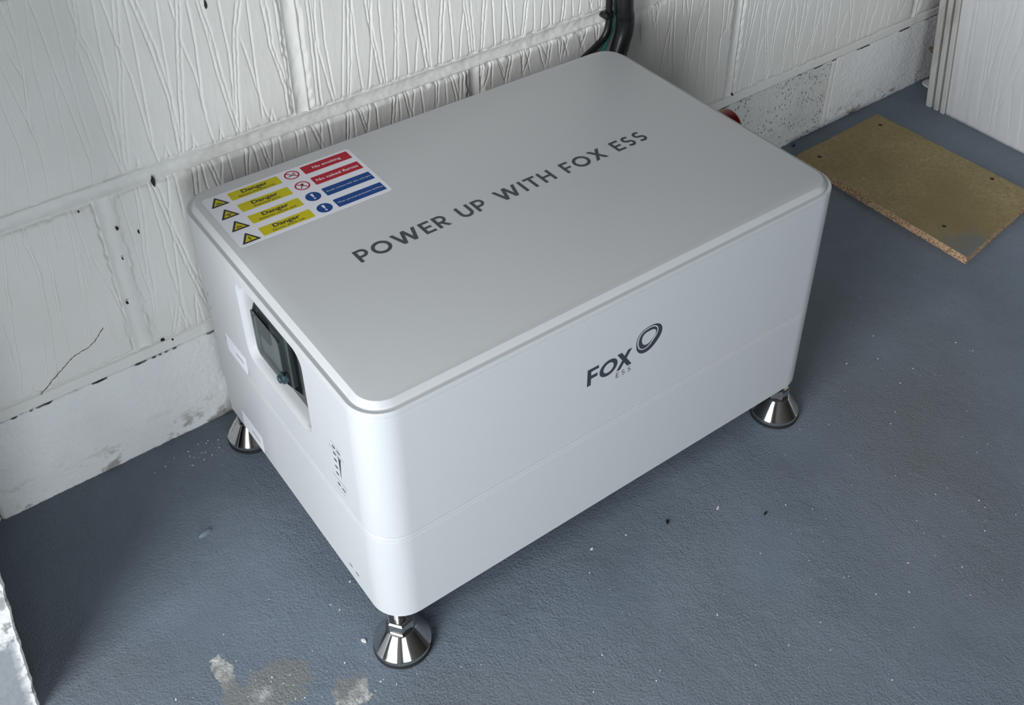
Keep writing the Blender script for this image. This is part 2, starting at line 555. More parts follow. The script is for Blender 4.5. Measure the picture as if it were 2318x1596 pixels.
STROKES = []
for sline in '-97 557 -94 528 -95 495 -103 441|-90 565 -91 540|-76 562 -81 529 -86 498 -85 466 -88 432|-73 559 -69 489 -66 457 -61 384 -65 360|-56 556 -58 512 -58 466 -58 428 -57 404|-111 507 -105 460 -101 421 -103 392 -106 363|-120 480 -117 423 -120 390 -124 361|-102 517 -96 493 -102 459 -104 438|-72 493 -76 446 -78 401 -84 361|-43 552 -41 522 -50 494|d-38 551 -43 516 -38 499 -33 439 -35 362|-46 508 -43 456 -41 408 -36 363|-23 547 -26 502 -27 461 -28 412 -28 392|-15 545 -12 510 -5 460 -2 382|d-6 542 -10 513 -15 475 -23 436 -33 369|5 539 4 486 2 437 -1 382 2 358|d10 535 18 488 24 430 23 365|33 531 30 484 28 442 25 392 23 372|d51 526 43 480 35 432 26 364|45 528 46 507|61 523 61 475 56 407|48 486 55 443 58 380 62 357|d70 521 74 483 77 439 82 395 87 359|91 515 92 457 90 421 86 378|d109 510 100 476 94 430 86 369|120 507 117 437 116 375|107 469 115 412 121 377 129 357|d134 501 136 452 145 402 145 365|147 499 148 448 150 401 148 375|-19 376 -18 359|-19 376 -22 359|11 379 7 364|11 379 14 361|40 381 37 360|39 379 43 363|69 379 66 362|69 379 71 361|99 379 96 362|99 379 100 364|127 380 123 365|127 380 130 362|-48 375 -49 363|-48 375 -44 362|-145 375 -146 359|-130 425 -140 386 -144 361|188 488 189 429 199 363|198 485 197 435 201 373|191 487 187 438 184 393 185 360|182 490 181 423 179 366|186 489 185 433 184 368|224 478 209 359|d228 477 222 410 215 357|233 476 233 419 236 359|d248 471 253 423 259 361|256 469 251 413 242 359|265 467 265 423 266 358|d283 462 282 418 275 357|294 458 295 405 296 359|d309 454 314 414 320 359|310 406 303 357|324 450 325 405 326 359|d344 445 339 400 336 362|354 442 356 405 357 361|d373 436 378 398 380 359|374 425 368 392 365 362|383 434 386 386 387 361|d401 429 398 392 395 360|414 425 416 361|429 421 426 358|433 420 440 364|443 417 446 364|d462 412 455 363|475 408 475 363|489 404 485 362|498 402 501 363|505 400 505 362|d520 396 517 363|535 391 536 363|547 388 545 363|562 384 568 366|567 382 563 368|577 380 579 367|582 378 581 366|-157 346 -161 323 -168 288 -171 262|-147 344 -150 313 -151 280|-137 344 -137 302 -138 283 -143 247|-122 344 -123 310 -127 269 -130 242|-109 346 -112 323 -112 303|-95 345 -99 298 -103 266 -107 228|-90 345 -89 307 -88 288 -89 261|-80 346 -78 330|-65 345 -62 331 -65 294 -70 262|d-85 289 -78 262 -75 237 -74 215|-95 297 -97 275 -99 247|-87 308 -83 294|-43 347 -43 320 -42 293 -42 268 -41 246|d-28 346 -31 306 -35 272 -39 235 -39 216|-15 345 -14 318 -13 280 -14 246 -12 205|d-10 337 -7 315 -2 274 3 233|6 347 0 304 -3 271 -7 227 -12 182|13 344 13 291|-168 291 -177 238 -185 179 -192 150|-136 353 -140 327 -136 292 -143 230 -155 147|-86 288 -78 246 -71 197 -66 161|-97 296 -104 236 -112 187|-126 282 -130 242 -136 173|-88 227 -87 189 -88 150|-184 252 -185 222 -188 192|-154 210 -163 161|-179 159 -179 147|-14 241 -12 204|-6 237 -8 208 -10 182 -11 161|d4 232 10 192 16 164|8 230 16 204 17 168|15 226 16 204|-51 219 -47 198 -44 166|-42 254 -41 232 -40 216|-39 214 -42 185 -43 165|-31 249 -35 218 -39 188 -41 164|d-17 187 -29 148|d-16 185 -11 141|-17 169 -26 142|-18 169 -12 145|5 188 3 175 0 143|5 188 7 169 8 143|-24 189 -25 169|d33 348 29 306|42 347 44 309|d49 345 56 309|65 347 59 311|72 345 73 310|91 347 87 310|97 347 89 309|101 346 103 310|d108 348 115 310|123 345 118 310|130 348 132 309|151 346 150 324|161 348 162 317|d169 345 178 313|181 342 178 313|190 343 191 312|d214 348 209 309|221 347 221 310|d228 344 236 308|242 344 236 310|250 348 251 311|d274 348 269 310|281 345 281 310|d288 345 294 309|302 348 297 310|310 345 313 310|331 342 329 311|335 342 331 310|345 343 345 311|352 348 359 310|356 345 363 311|365 346 363 311|371 348 369 315|399 345 396 314|397 313 404 327 407 312|411 325 410 311|421 344 432 310|423 345 430 325|d439 346 430 311|455 345 459 313|459 346 457 314|466 329 459 315|466 329 470 312|481 349 492 311|d499 348 494 314|485 350 497 322|513 348 516 318|521 347 517 317|526 329 521 318|526 329 530 317|543 349 555 316|561 345 550 318|546 350 557 317|573 348 577 320|581 348 578 319|651 332 655 292|666 333 670 313|672 345 679 311|687 345 679 311|682 333 688 253|702 345 702 314|715 341 719 266 724 223|711 317 704 285 696 241|711 308 712 242|730 337 732 314|736 335 741 313|747 332 745 276 742 208|746 294 751 244|773 325 761 281 757 251 753 198|773 314 765 280|781 323 786 248 793 168|774 267 773 185|812 314 814 255 809 156|822 311 823 267 814 255|830 309 826 265|839 307 840 265|812 255 821 142|867 299 866 245 866 220|877 296 874 251|884 294 879 250 869 181 866 144|896 291 896 231 896 188|907 232 897 173 894 136|d904 289 909 239 922 177 927 144|913 286 909 262|930 281 928 217 928 187|943 278 934 228 934 176 929 142|960 273 960 207 961 177|971 241 965 182 962 142|970 270 981 220 985 182 990 158|975 262 979 220 995 172|992 264 992 202 991 175|1006 260 998 202 993 141|1024 255 1026 176|1037 240 1029 185 1026 141|890 162 888 145|890 162 898 143|948 160 947 149|955 158 951 144|981 161 983 142|1019 155 1017 140|1045 160 1048 141|1037 252 1050 189 1047 175|1058 245 1060 207|999 262 1001 236|1029 211 1010 142|1059 228 1060 156|1080 239 1092 146|1104 215 1086 139|1105 232 1122 180 1121 149|1116 229 1125 151 1124 139|1158 218 1157 148|1182 211 1181 184|1178 194 1173 152|1223 193 1222 141|1241 195 1241 179|1262 186 1253 157|1292 180 1286 169|1313 175 1299 159|1345 166 1330 154|1145 203 1144 146|1206 204 1202 159'.split('|'):
    dbl = sline.startswith('d')
    q = [int(v) / 1000.0 for v in sline.lstrip('d').split()]
    STROKES.append((dbl, np.array(q).reshape(-1, 2)))


def carve(h, S, Z, strokes, depth=0.00125, seed=5):
    rs = np.random.RandomState(seed)
    for dbl, pts in strokes:
        o = np.argsort(pts[:, 1])
        px, pz = pts[o, 0], pts[o, 1]
        z0, z1 = pz[0] - 0.002, pz[-1] + 0.002
        if pz[-1] > 0.93 * Z.max():
            z1 = Z.max() + 0.05
        if px.max() < S.min() - 0.02 or px.min() > S.max() + 0.02 or z1 < Z.min() or z0 > Z.max():
            continue
        ph, k = rs.rand() * 50, rs.rand() * 0.5 + 0.75
        xc = np.interp(Z, pz, px) + 0.0005 * vnoise(Z * 90 + ph, Z * 0 + 3.3, 7)
        if pz[-1] < z1 - 0.01:
            sl = (px[-1] - px[-2]) / max(pz[-1] - pz[-2], 1e-4)
            xc = xc + np.where(Z > pz[-1], (Z - pz[-1]) * np.clip(sl, -0.25, 0.25), 0)
        t = S - xc
        win = sstep(z0 - 0.004, z0 + 0.010, Z) * (1 - sstep(z1 - 0.010, z1 + 0.004, Z))
        ragged = 1 + 0.7 * vnoise(Z * 330 + ph, Z * 0 + 1.7, 11)
        wl_, wr_ = 0.00055, 0.00125 * ragged
        prof = np.where(t < 0, np.exp(-(t / wl_) ** 2), np.exp(-(t / wr_) ** 2))
        h -= depth * k * prof * win
        if dbl:
            off = 0.0042 + 0.001 * vnoise(Z * 20 + ph, Z * 0 + 9.1, 3)
            t2 = t - off
            prof = np.where(t2 < 0, np.exp(-(t2 / 0.00055) ** 2), np.exp(-(t2 / (0.0013 * ragged)) ** 2))
            h -= depth * 0.9 * k * prof * win
            mid = np.exp(-((t - off / 2) / (off / 2)) ** 4)
            h -= 0.0005 * mid * win * (0.6 + 1.3 * vnoise(S * 600, Z * 330, 17))
        # small burr raised along the right lip
        h += 0.00018 * np.exp(-((t - 0.0024) / 0.0008) ** 2) * win * np.clip(ragged, 0, 2)
    return h


def sheet(name, s0, s1, z0, z1, ds, dz, hfun, mat, parent, depth=0.022):
    ns, nz = max(2, int((s1 - s0) / ds)) + 1, max(2, int((z1 - z0) / dz)) + 1
    S, Z = np.meshgrid(np.linspace(s0, s1, ns), np.linspace(z0, z1, nz))
    h = hfun(S, Z)
    ct, st = math.cos(TH), math.sin(TH)

    def tow(s, d, z):
        return np.stack([WALL0[0] + s * ct + d * st, WALL0[1] + s * st - d * ct, z], -1)
    v = tow(S.ravel(), h.ravel(), Z.ravel())
    idx = np.arange(ns * nz).reshape(nz, ns)
    f = np.stack([idx[:-1, :-1], idx[:-1, 1:], idx[1:, 1:], idx[1:, :-1]], -1).reshape(-1, 4).tolist()
    ring = list(idx[0, :]) + list(idx[1:, -1]) + list(idx[-1, -2::-1]) + list(idx[-2:0:-1, 0])
    nb = len(v)
    back = tow(S.ravel()[ring], np.full(len(ring), -depth), Z.ravel()[ring])
    v = np.concatenate([v, back])
    m = len(ring)
    for i in range(m):
        j = (i + 1) % m
        f.append((ring[j], ring[i], nb + i, nb + j))
    cs = (s0 + s1) / 2
    at = wpt(cs, 0, z0)
    return mesh(name, v, f, mat, parent, True, at)


def edge_round(S, Z, s0, s1, z0, z1, wd, dp, seed, rag=0.0022):
    d = np.minimum(np.minimum(S - s0, s1 - S), np.minimum(Z - z0, z1 - Z))
    d = d + rag * vnoise(S * 160, Z * 160, seed) - 0.0008
    return -dp * (1 - sstep(0, wd, d))


def block(s0, s1, z0, z1, seed, ds=0.0007, dz=0.0021):
    def hf(S, Z):
        h = 0.0003 * vnoise(S * 25, Z * 25, seed) + 0.00012 * vnoise(S * 300, Z * 90, seed + 1)
        carve(h, S, Z, STROKES, seed=seed)
        return h + edge_round(S, Z, s0, s1, z0, z1, 0.0060, 0.0050, seed + 2)
    return sheet('block', s0, s1, z0, z1, ds, dz, hf, M['paint'], WB)


def rough_block(s0, s1, z0, z1, seed, mat, amp=1.0):
    def hf(S, Z):
        h = amp * (0.00042 * vnoise(S * 260, Z * 260, seed) + 0.00030 * vnoise(S * 520, Z * 480, seed + 1)) + 0.0004 * vnoise(S * 22, Z * 22, seed + 2)
        # ragged arris along the top, the open crack lies above it
        top = Z > z1 - 0.0012
        Z -= top * 0.0030 * np.clip(0.25 + vnoise(S * 70, S * 0 + 5.5, seed + 3) + 0.6 * vnoise(S * 300, S * 0 + 2.5, seed + 4), 0, 2)
        d = np.minimum(S - s0, s1 - S)
        return h - 0.0006 - 0.003 * (1 - sstep(0, 0.003, d)) 
    return sheet('block', s0, s1, z0, z1, 0.0016, 0.0016, hf, mat, WB)


HJ = 0.0064
MJ = [-0.510, -0.061, 0.3864, 0.8469, 1.297]
UJ = [-0.288, 0.1626, 0.612, 1.062]
BJ = [-0.700, -0.252, 0.198, 0.648, 1.098, 1.548]
for i in range(4):
    block(MJ[i] + HJ, MJ[i + 1] - HJ, C1 + 0.0135, C2 - HJ, 20 + 7 * i)
block(MJ[4] + HJ, 1.745, C1 + 0.0135, C2 - HJ, 55, 0.004, 0.006)
block(UJ[0] + HJ, UJ[1] - HJ, C2 + HJ, C2 + 0.218, 61)
block(UJ[1] + HJ, UJ[2] - HJ, C2 + HJ, C2 + 0.218, 67)
block(UJ[2] + HJ, UJ[3] - HJ, C2 + HJ, C2 + 0.218, 73, 0.0025, 0.004)
block(UJ[3] + HJ, 1.512, C2 + HJ, C2 + 0.218, 74, 0.006, 0.006)
block(-0.735, UJ[0] - HJ, C2 + HJ, C2 + 0.218, 75, 0.006, 0.006)
block(-0.960, MJ[0] - HJ, C1 + 0.0135, C2 - HJ, 76, 0.006, 0.006)
for i in range(5):
    rough_block(BJ[i] + (0.0045 if i != 1 else 0.0004), BJ[i + 1] - (0.0045 if i != 0 else 0.0004), 0.0, C1 + 0.0004, 81 + 5 * i,
                M['pitted'] if i == 3 else M['rough'], 1.0)
# courses above, out of the frame, coarser
zz = C2 + 0.2325
row = 0
while zz < CEIL - 0.23:
    s = -1.29 + (0.22 if row % 2 else 0.0)
    mb = MB()
    for k in range(10):
        a, b = s + 0.45 * k, s + 0.45 * k + 0.436
        p = [wpt(a, 0, zz), wpt(b, 0, zz), wpt(b, -0.022, zz), wpt(a, -0.022, zz), wpt(a, 0, zz + 0.211), wpt(b, 0, zz + 0.211), wpt(b, -0.022, zz + 0.211), wpt(a, -0.022, zz + 0.211)]
        if b > 2.6:
            continue
        q = MB().add(p, [(0, 3, 2, 1), (4, 5, 6, 7), (0, 1, 5, 4), (1, 2, 6, 5), (2, 3, 7, 6), (3, 0, 4, 7)])
        q.build('block', M['paint'], WB, at=wpt((a + b) / 2, 0, zz))
    zz += 0.225
    row += 1


def mortar(s0, s1, z0, z1, ds, dz, base, amp, seed, bow=0.0):
    vert = (z1 - z0) > (s1 - s0)

    def hf(S, Z):
        u = ((S - s0) / (s1 - s0) if vert else (Z - z0) / (z1 - z0)) * 2 - 1
        h = base + bow * u * u + amp * (0.6 * vnoise(S * 90, Z * 90, seed) + 0.5 * vnoise(S * 260, Z * 260, seed + 1))
        return h
    return sheet('mortar_joint', s0, s1, z0, z1, ds, dz, hf, M['mortar'], WB, 0.022)


mortar(-0.70, 1.74, C2 - HJ - 0.002, C2 + HJ + 0.002, 0.0025, 0.0015, -0.0046, 0.0011, 31, 0.0032)
mortar(-0.70, 1.74, C1 + 0.0008, C1 + 0.0150, 0.0025, 0.0018, -0.0010, 0.0005, 33)
for a, b in ((-0.70, -0.012), (0.80, 1.74)):
    sheet('open_crack', a, b, C1 - 0.0050, C1 + 0.0012, 0.006, 0.003, lambda S, Z: -0.0026 + 0 * S, M['raw_mortar'], WB)
for k, s in enumerate(MJ):
    mortar(s - HJ - 0.002, s + HJ + 0.002, C1 + 0.013, C2 - 0.006, 0.0012, 0.0030, -0.0058, 0.0010, 35 + k, 0.0036)
for k, s in enumerate(UJ):
    mortar(s - HJ - 0.002, s + HJ + 0.002, C2 + 0.006, C2 + 0.22, 0.0012, 0.0030, -0.0058, 0.0010, 45 + k, 0.0036)
for k, s in enumerate((0.198, 0.648, 1.098, 1.548)):
    mortar(s - 0.0065, s + 0.0065, 0.0, C1 - 0.003, 0.0014, 0.0030, -0.0006, 0.0006, 55 + k, -0.0012)

# pits, chips and the hairline crack in the paint
for (s, z, rx, rz, sd) in ((-0.0085, 0.3455, 0.0028, 0.0070, 1), (-0.0545, 0.307, 0.0020, 0.0022, 2), (-0.0352, 0.295, 0.0014, 0.0034, 3), (-0.0573, 0.2697, 0.0013, 0.0012, 4),
                           (-0.0650, 0.2140, 0.0018, 0.0016, 5), (0.0788, 0.5140, 0.0020, 0.0060, 6), (-0.085, 0.3415, 0.0013, 0.001, 7), (0.855, 0.148, 0.0022, 0.0028, 8), (0.795, 0.150, 0.0017, 0.0020, 9),
                           (-0.04, 0.1475, 0.0030, 0.0016, 10), (-0.030, 0.1425, 0.0018, 0.0012, 11)):
    rs = random.Random(sd)
    pts = [(s + 0.7 * rx * (0.7 + 0.5 * rs.random()) * math.cos(a), z + 0.8 * rz * (0.7 + 0.5 * rs.random()) * math.sin(a)) for a in [2 * PI * k / 11 for k in range(11)]]
    mb = MB().loft([[wpt(x, -0.002, y) for x, y in pts], [wpt(x, 0.0006, y) for x, y in pts]])
    mb.build('pit', M['pit'], WB, at=wpt(s, 0, z))
cr = spline([(-0.173, 0.1452), (-0.151, 0.1617), (-0.1313, 0.1753), (-0.1117, 0.1807), (-0.0947, 0.196)], 10)
rs = random.Random(4)
cr = [(a + rs.uniform(-.0006, .0006), b + rs.uniform(-.0006, .0006)) for a, b in cr]
MB().tube([wpt(a, 0.0002, b) for a, b in cr], [0.0002 + 0.00035 * abs(math.sin(i * 1.3)) for i in range(len(cr))], 6).build('crack', M['crack'], WB, at=wpt(-0.13, 0, 0.17))

# flaking post at the left; the unseen wall beyond is added to block light
pm = MB()
y0, y1 = 0.160, 0.198
n = 26
rs = random.Random(8)
edge = [(-0.2865 + 0.0185 * k / n + rs.uniform(-0.0007, 0.0007), 0.20 * k / n) for k in range(n + 1)]
outline = [(-1.295, 0.0)] + edge + [(-0.2680, CEIL - 0.002), (-1.295, CEIL - 0.002)]
pm.loft([[(x - 0.002 * (1 if 0 < i < len(outline) - 2 else 0), y0, z) for i, (x, z) in enumerate(outline)], [(x, y0 + 0.003, z) for x, z in outline], [(x, y1, z) for x, z in outline]])
struct(pm.build('post_and_light_blocker', M['pier'], None, at=(-0.78, 0.18, 0)))['label'] = 'grey painted post with flaking white edge, run on unseen as an added light blocker'

# ------------------------------------------------------------------ the battery box
ZB, ZS, ZJ, ZT, ZP = 0.06395, 0.18081, 0.33135, 0.33748, 0.34303
R = 0.0324
BAT = tag(empty('battery_unit', (L / 2, W / 2, 0)), 'white metal floor-standing battery box on four shiny levelling feet against the wall', 'battery')


def ringz(inset, z, n=10):
    return [(x, y, z) for x, y in rrect(inset, inset, L - inset, W - inset, max(R - inset, 0.004), n)]


mb = MB().loft([ringz(0.004, ZB), ringz(0.0012, ZB + 0.0004), ringz(0, ZB + 0.002), ringz(0, ZS - 0.0062), ringz(0.00022, ZS - 0.0060), ringz(0.00022, ZS - 0.0016), ringz(0.0012, ZS - 0.0006), ringz(0.0050, ZS - 0.0005)])
smooth_by_angle(mb.build('base_module', M['shell'], BAT), 30)
# upper body with the recess in its left face
N = 10
npt = 4 * (N + 1)
iL = 2 * (N + 1) + N          # index of the last point of the back-left corner -> left flat
ya, yb = R, W - R
rings = [ringz(0.0050, ZS - 0.0005), ringz(0.0048, ZS + 0.0006), ringz(0.0006, ZS + 0.0007), ringz(0, ZS + 0.0012), ringz(0, ZJ - 0.0006), ringz(0.0006, ZJ)]
mb = MB().loft(rings, True, True, skip=lambda k, i: k == 3 and i == iL)
hy0, hy1, hz0, hz1 = 0.1140, 0.2485, 0.2235, 0.3250


def rec(inset, x, r):
    return [(x, a, b) for a, b in rrect(hy0 + inset, hz0 + inset, hy1 - inset, hz1 - inset, r, 8)]


hole = rec(0, 0, 0.016)
m = len(hole)
cy, cz = (hy0 + hy1) / 2, (hz0 + hz1) / 2
za, zb_ = ZS + 0.0012, ZJ - 0.0006
outer = []
for (_, a, b) in hole:
    da, db = a - cy, b - cz
    tx = ((yb - cy) if da > 0 else (ya - cy)) / da if abs(da) > 1e-9 else 1e9
    tz = ((zb_ - cz) if db > 0 else (za - cz)) / db if abs(db) > 1e-9 else 1e9
    q = min(tx, tz)
    outer.append((0, cy + da * q, cz + db * q))
face_v = outer + hole + rec(0.0025, 0.0022, 0.0145) + rec(0.0040, 0.0060, 0.013) + rec(0.0048, 0.0135, 0.0125) + rec(0.0060, 0.0145, 0.0115)
fs = []
for k in range(5):
    for i in range(m):
        j = (i + 1) % m
        fs.append((k * m + i, k * m + j, (k + 1) * m + j, (k + 1) * m + i))
fs.append(tuple(5 * m + i for i in range(m)))
# corner triangles of the flat between ring and rectangle
corners = [(0, yb, zb_), (0, ya, zb_), (0, ya, za), (0, yb, za)]
base_n = len(face_v)
face_v += corners
for ci, (_, a, b) in enumerate(corners):
    for i in range(m):
        j = (i + 1) % m
        p, q = outer[i], outer[j]
        on_a = abs(p[1] - a) < 1e-6 and abs(q[2] - b) < 1e-6
        on_b = abs(q[1] - a) < 1e-6 and abs(p[2] - b) < 1e-6
        if on_a or on_b:
            fs.append((i, j, base_n + ci))
mb.add(face_v, fs)
ub = mb.build('upper_body', M['shell'], BAT)
bm = bmesh.new()
bm.from_mesh(ub.data)
bmesh.ops.remove_doubles(bm, verts=bm.verts, dist=1e-6)
bm.to_mesh(ub.data)
bm.free()
smooth_by_angle(ub, 28)

# lid: lip, ledge, small upstand, chamfer, flat top
lid = MB().loft([ringz(0.0006, ZJ + 0.0003), ringz(0.0, ZJ + 0.0008), ringz(0.0, ZT - 0.0008), ringz(0.0003, ZT - 0.0002), ringz(0.0010, ZT),
                 ringz(0.0046, ZT - 0.0006), ringz(0.0050, ZT - 0.0001), ringz(0.0053, ZT + 0.0012), ringz(0.0056, ZT + 0.0016), ringz(0.0094, ZP - 0.0002), ringz(0.0104, ZP)])
LID = smooth_by_angle(lid.build('lid', M['lid'], BAT), 20)

# levelling feet
E_ = 0.0195
RF = 0.0286


def foot(x, y):
    f = MB().lathe([(RF - 0.0006, 0.0052), (RF, 0.0056), (RF, 0.0098), (RF - 0.0006, 0.0105), (0.0152, 0.0305), (0.0146, 0.0312), (0.0146, 0.0318)], x, y, 64)
    f = smooth_by_angle(f.build('levelling_foot', M['steel'], BAT, at=(x, y, 0)), 25)
    rb = MB().lathe([(RF - 0.0012, 0), (RF + 0.0004, 0.0008), (RF + 0.0004, 0.0046), (RF - 0.0008, 0.0054)], x, y, 64)
    smooth_by_angle(rb.build('rubber_base', M['rubber'], f), 40)
    nt = MB().lathe([(0.0118, 0.0318), (0.0136, 0.0332), (0.0136, 0.0440), (0.0120, 0.0452), (0.0075, 0.0452)], x, y, 6, rot=0.12)
    nt.build('hex_nut', M['steel'], f)
    prof = [(0.0060, 0.0440)]
    z = 0.0456
    while z < ZB - 0.0035:
        prof += [(0.0064, z), (0.0056, z + 0.0006)]
        z += 0.0012
    prof += [(0.0062, ZB - 0.003), (0.0105, ZB - 0.0028), (0.0105, ZB)]
    MB().lathe(prof, x, y, 24).build('threaded_stud', M['steel'], f)
    return f


f0 = foot(E_, E_)
for (x, y) in ((L - E_, E_), (E_, W - E_), (L - E_, W - E_)):
    c = f0.copy()
    COL.objects.link(c)
    c.parent = BAT
    c.location = f0.location + Vector((x - E_, y - E_, 0))
    for ch in f0.children:
        d = ch.copy()
        COL.objects.link(d)
        d.parent = c


# flat print: polygons on a plane given by an origin and two axes
class Flat:
    def __init__(s, o, ax, ay, nrm):
        s.o, s.ax, s.ay, s.n = Vector(o), Vector(ax), Vector(ay), Vector(nrm)

    def at(s, x, y, h=0.0):
        return tuple(s.o + s.ax * x + s.ay * y + s.n * h)

    def polys(s, polys, h):
        mb = MB()
        for k, p in enumerate(polys):
            mb.add([s.at(x, y, h + 0.000012 * (k % 5)) for x, y in p], [tuple(range(len(p)))])
        return mb

    def ring(s, outer, inner, h):
        n = len(outer)
        mb = MB()
        mb.add([s.at(x, y, h) for x, y in list(outer) + list(inner)], [(i, (i + 1) % n, n + (i + 1) % n, n + i) for i in range(n)])
        return mb

    def slab(s, poly, h0, h1):
        return MB().loft([[s.at(x, y, h0) for x, y in poly], [s.at(x, y, h1) for x, y in poly]])


def ribbon(pts, w, closed=False):
    """list of quads following a polyline with width w"""
    P = [Vector((x, y)) for x, y in pts]
    n = len(P)
    L_, R_ = [], []
    for i in range(n):
        if closed:
            a, b = P[i] - P[i - 1], P[(i + 1) % n] - P[i]
        else:
            a = P[i] - P[i - 1] if i else P[1] - P[0]
            b = P[i + 1] - P[i] if i < n - 1 else a
        a, b = a.normalized(), b.normalized()
        na, nb = Vector((-a.y, a.x)), Vector((-b.y, b.x))
        m_ = (na + nb).normalized()
        k = w / 2 / max(0.35, m_.dot(na))
        L_.append(P[i] + m_ * k)
        R_.append(P[i] - m_ * k)
    out = []
    for i in range(n if closed else n - 1):
        j = (i + 1) % n
        out.append([tuple(R_[i]), tuple(R_[j]), tuple(L_[j]), tuple(L_[i])])
    return out


def arc(cx, cy, rx, ry, a0, a1, n=14):
    return [(cx + rx * math.cos(math.radians(a0 + (a1 - a0) * i / n)), cy + ry * math.sin(math.radians(a0 + (a1 - a0) * i / n))) for i in range(n + 1)]


def rect(x0, y0, x1, y1):
    return [(x0, y0), (x1, y0), (x1, y1), (x0, y1)]


def glyph(ch, sw=0.165):
    """geometric capitals: (width, polygons) at cap height 1"""
    h = sw / 2

    def diag(x0, y0, x1, y1, k=1.08):
        d = sw * k / 2
        return [(x0 - d, y0), (x0 + d, y0), (x1 + d, y1), (x1 - d, y1)]
    if ch == 'I':
        return sw, [rect(0, 0, sw, 1)]
    if ch == 'E':
        w = 0.62
        return w, [rect(0, 0, sw, 1), rect(sw, 0, w, sw * .9), rect(sw, 1 - sw * .9, w, 1), rect(sw, .5 - h * .85, w - .06, .5 + h * .85)]
    if ch == 'F':
        w = 0.60
        return w, [rect(0, 0, sw, 1), rect(sw, 1 - sw * .9, w, 1), rect(sw, .46 - h * .85, w - .06, .46 + h * .85)]
    if ch == 'T':
        w = 0.74
        return w, [rect(0, 1 - sw * .9, w, 1), rect(w / 2 - h, 0, w / 2 + h, 1 - sw * .9)]
    if ch == 'H':
        w = 0.80
        return w, [rect(0, 0, sw, 1), rect(w - sw, 0, w, 1), rect(sw, .5 - h * .9, w - sw, .5 + h * .9)]
    if ch == 'O':
        w = 1.06
        return w, ribbon(arc(w / 2, .5, w / 2 - h, .515 - h, 0, 354, 59), sw, True)
    if ch == 'U':
        w = 0.80
        r = w / 2 - h
        return w, ribbon([(h, 1)] + arc(w / 2, r + h - .015, r, r, 180, 360, 20) + [(w - h, 1)], sw)
    if ch in 'PR':
        w = 0.70
        r = (1 - .34) / 2 - h * .9
        cy = 1 - h * .9 - r
        pl = [rect(0, 0, sw, 1)] + ribbon([(sw, 1 - h * .9)] + arc(w - h - r, cy, r, r, 90, -90, 18) + [(sw, cy - r)], sw * .9)
        if ch == 'R':
            pl.append(diag(w - .09, 0, .36, .36, 1.15))
        return w, pl
    if ch == 'W':
        w = 1.46
        d = sw * .56
        return w, [diag(.43, 0, d, 1), diag(.43, 0, w / 2, 1), diag(w - .43, 0, w / 2, 1), diag(w - .43, 0, w - d, 1)]
    if ch == 'X':
        w = 0.88
        d = sw * .62
        return w, [diag(d, 0, w - d, 1, 1.25), diag(w - d, 0, d, 1, 1.25)]
    if ch == 'S':
        w = 0.66
        ry = (.5 - h * .9) / 2
        rx = w / 2 - h
        return w, ribbon(arc(w / 2 - .01, .5 + ry, rx - .02, ry, 38, 270, 22)[:-1] + arc(w / 2, .5 - ry, rx, ry, 90, -145, 22), sw * .93)
    return 0.36, []


def stroke_text(txt, x0, x1, y0, cap, sw=0.165):
    gl = [glyph(c, sw) for c in txt]
    tot = sum(w for w, _ in gl)
    track = ((x1 - x0) / cap - tot) / (len(gl) - 1)
    x = 0
    out = []
    for w, pl in gl:
        out += [[(x0 + (x + px) * cap, y0 + py * cap) for px, py in p] for p in pl]
        x += w + track
    return out


def font_text(txt, x0, x1, y0, cap, bold=0.0):
    """flat lettering with the built-in font fitted to a width; returns triangles"""
    cu = bpy.data.curves.new('lettering_source', 'FONT')
    cu.body = txt
    cu.size = 1.0
    cu.offset = bold
    cu.resolution_u = 3
    ob = bpy.data.objects.new('lettering_source', cu)
    COL.objects.link(ob)
    dg = bpy.context.evaluated_depsgraph_get()
    me = bpy.data.meshes.new_from_object(ob.evaluated_get(dg))
    vs = [v.co.copy() for v in me.vertices]
    fs = [tuple(p.vertices) for p in me.polygons]
    bpy.data.objects.remove(ob, do_unlink=True)
    bpy.data.curves.remove(cu)
    bpy.data.meshes.remove(me)
    a, b = min(v.x for v in vs), max(v.x for v in vs)
    k = (x1 - x0) / (b - a)
    ky = cap / 0.73
    return [[(x0 + (vs[i].x - a) * k, y0 + vs[i].y * ky) for i in f] for f in fs]


# lettering along the lid (very slightly askew to the edge)
ta = math.radians(1.05)
TOP = Flat((0, 0, ZP), (1, 0, 0), (0, 1, 0), (0, 0, 1))
TXT = Flat((0.0966, 0.1752, ZP), (math.cos(ta), math.sin(ta), 0), (-math.sin(ta), math.cos(ta), 0), (0, 0, 1))
TXT.polys(stroke_text('POWER UP WITH FOX ESS', 0, 0.3575, 0, 0.0190, 0.19), 0.00012).build('lid_lettering', M['print'], BAT)

# emblem on the front face
FR = Flat((0, 0, 0), (0.001, 0, 0), (0, 0, 0.001), (0, -1, 0))


def P2(sx):
    return [tuple(float(v) for v in q.split(',')) for q in sx.split()]


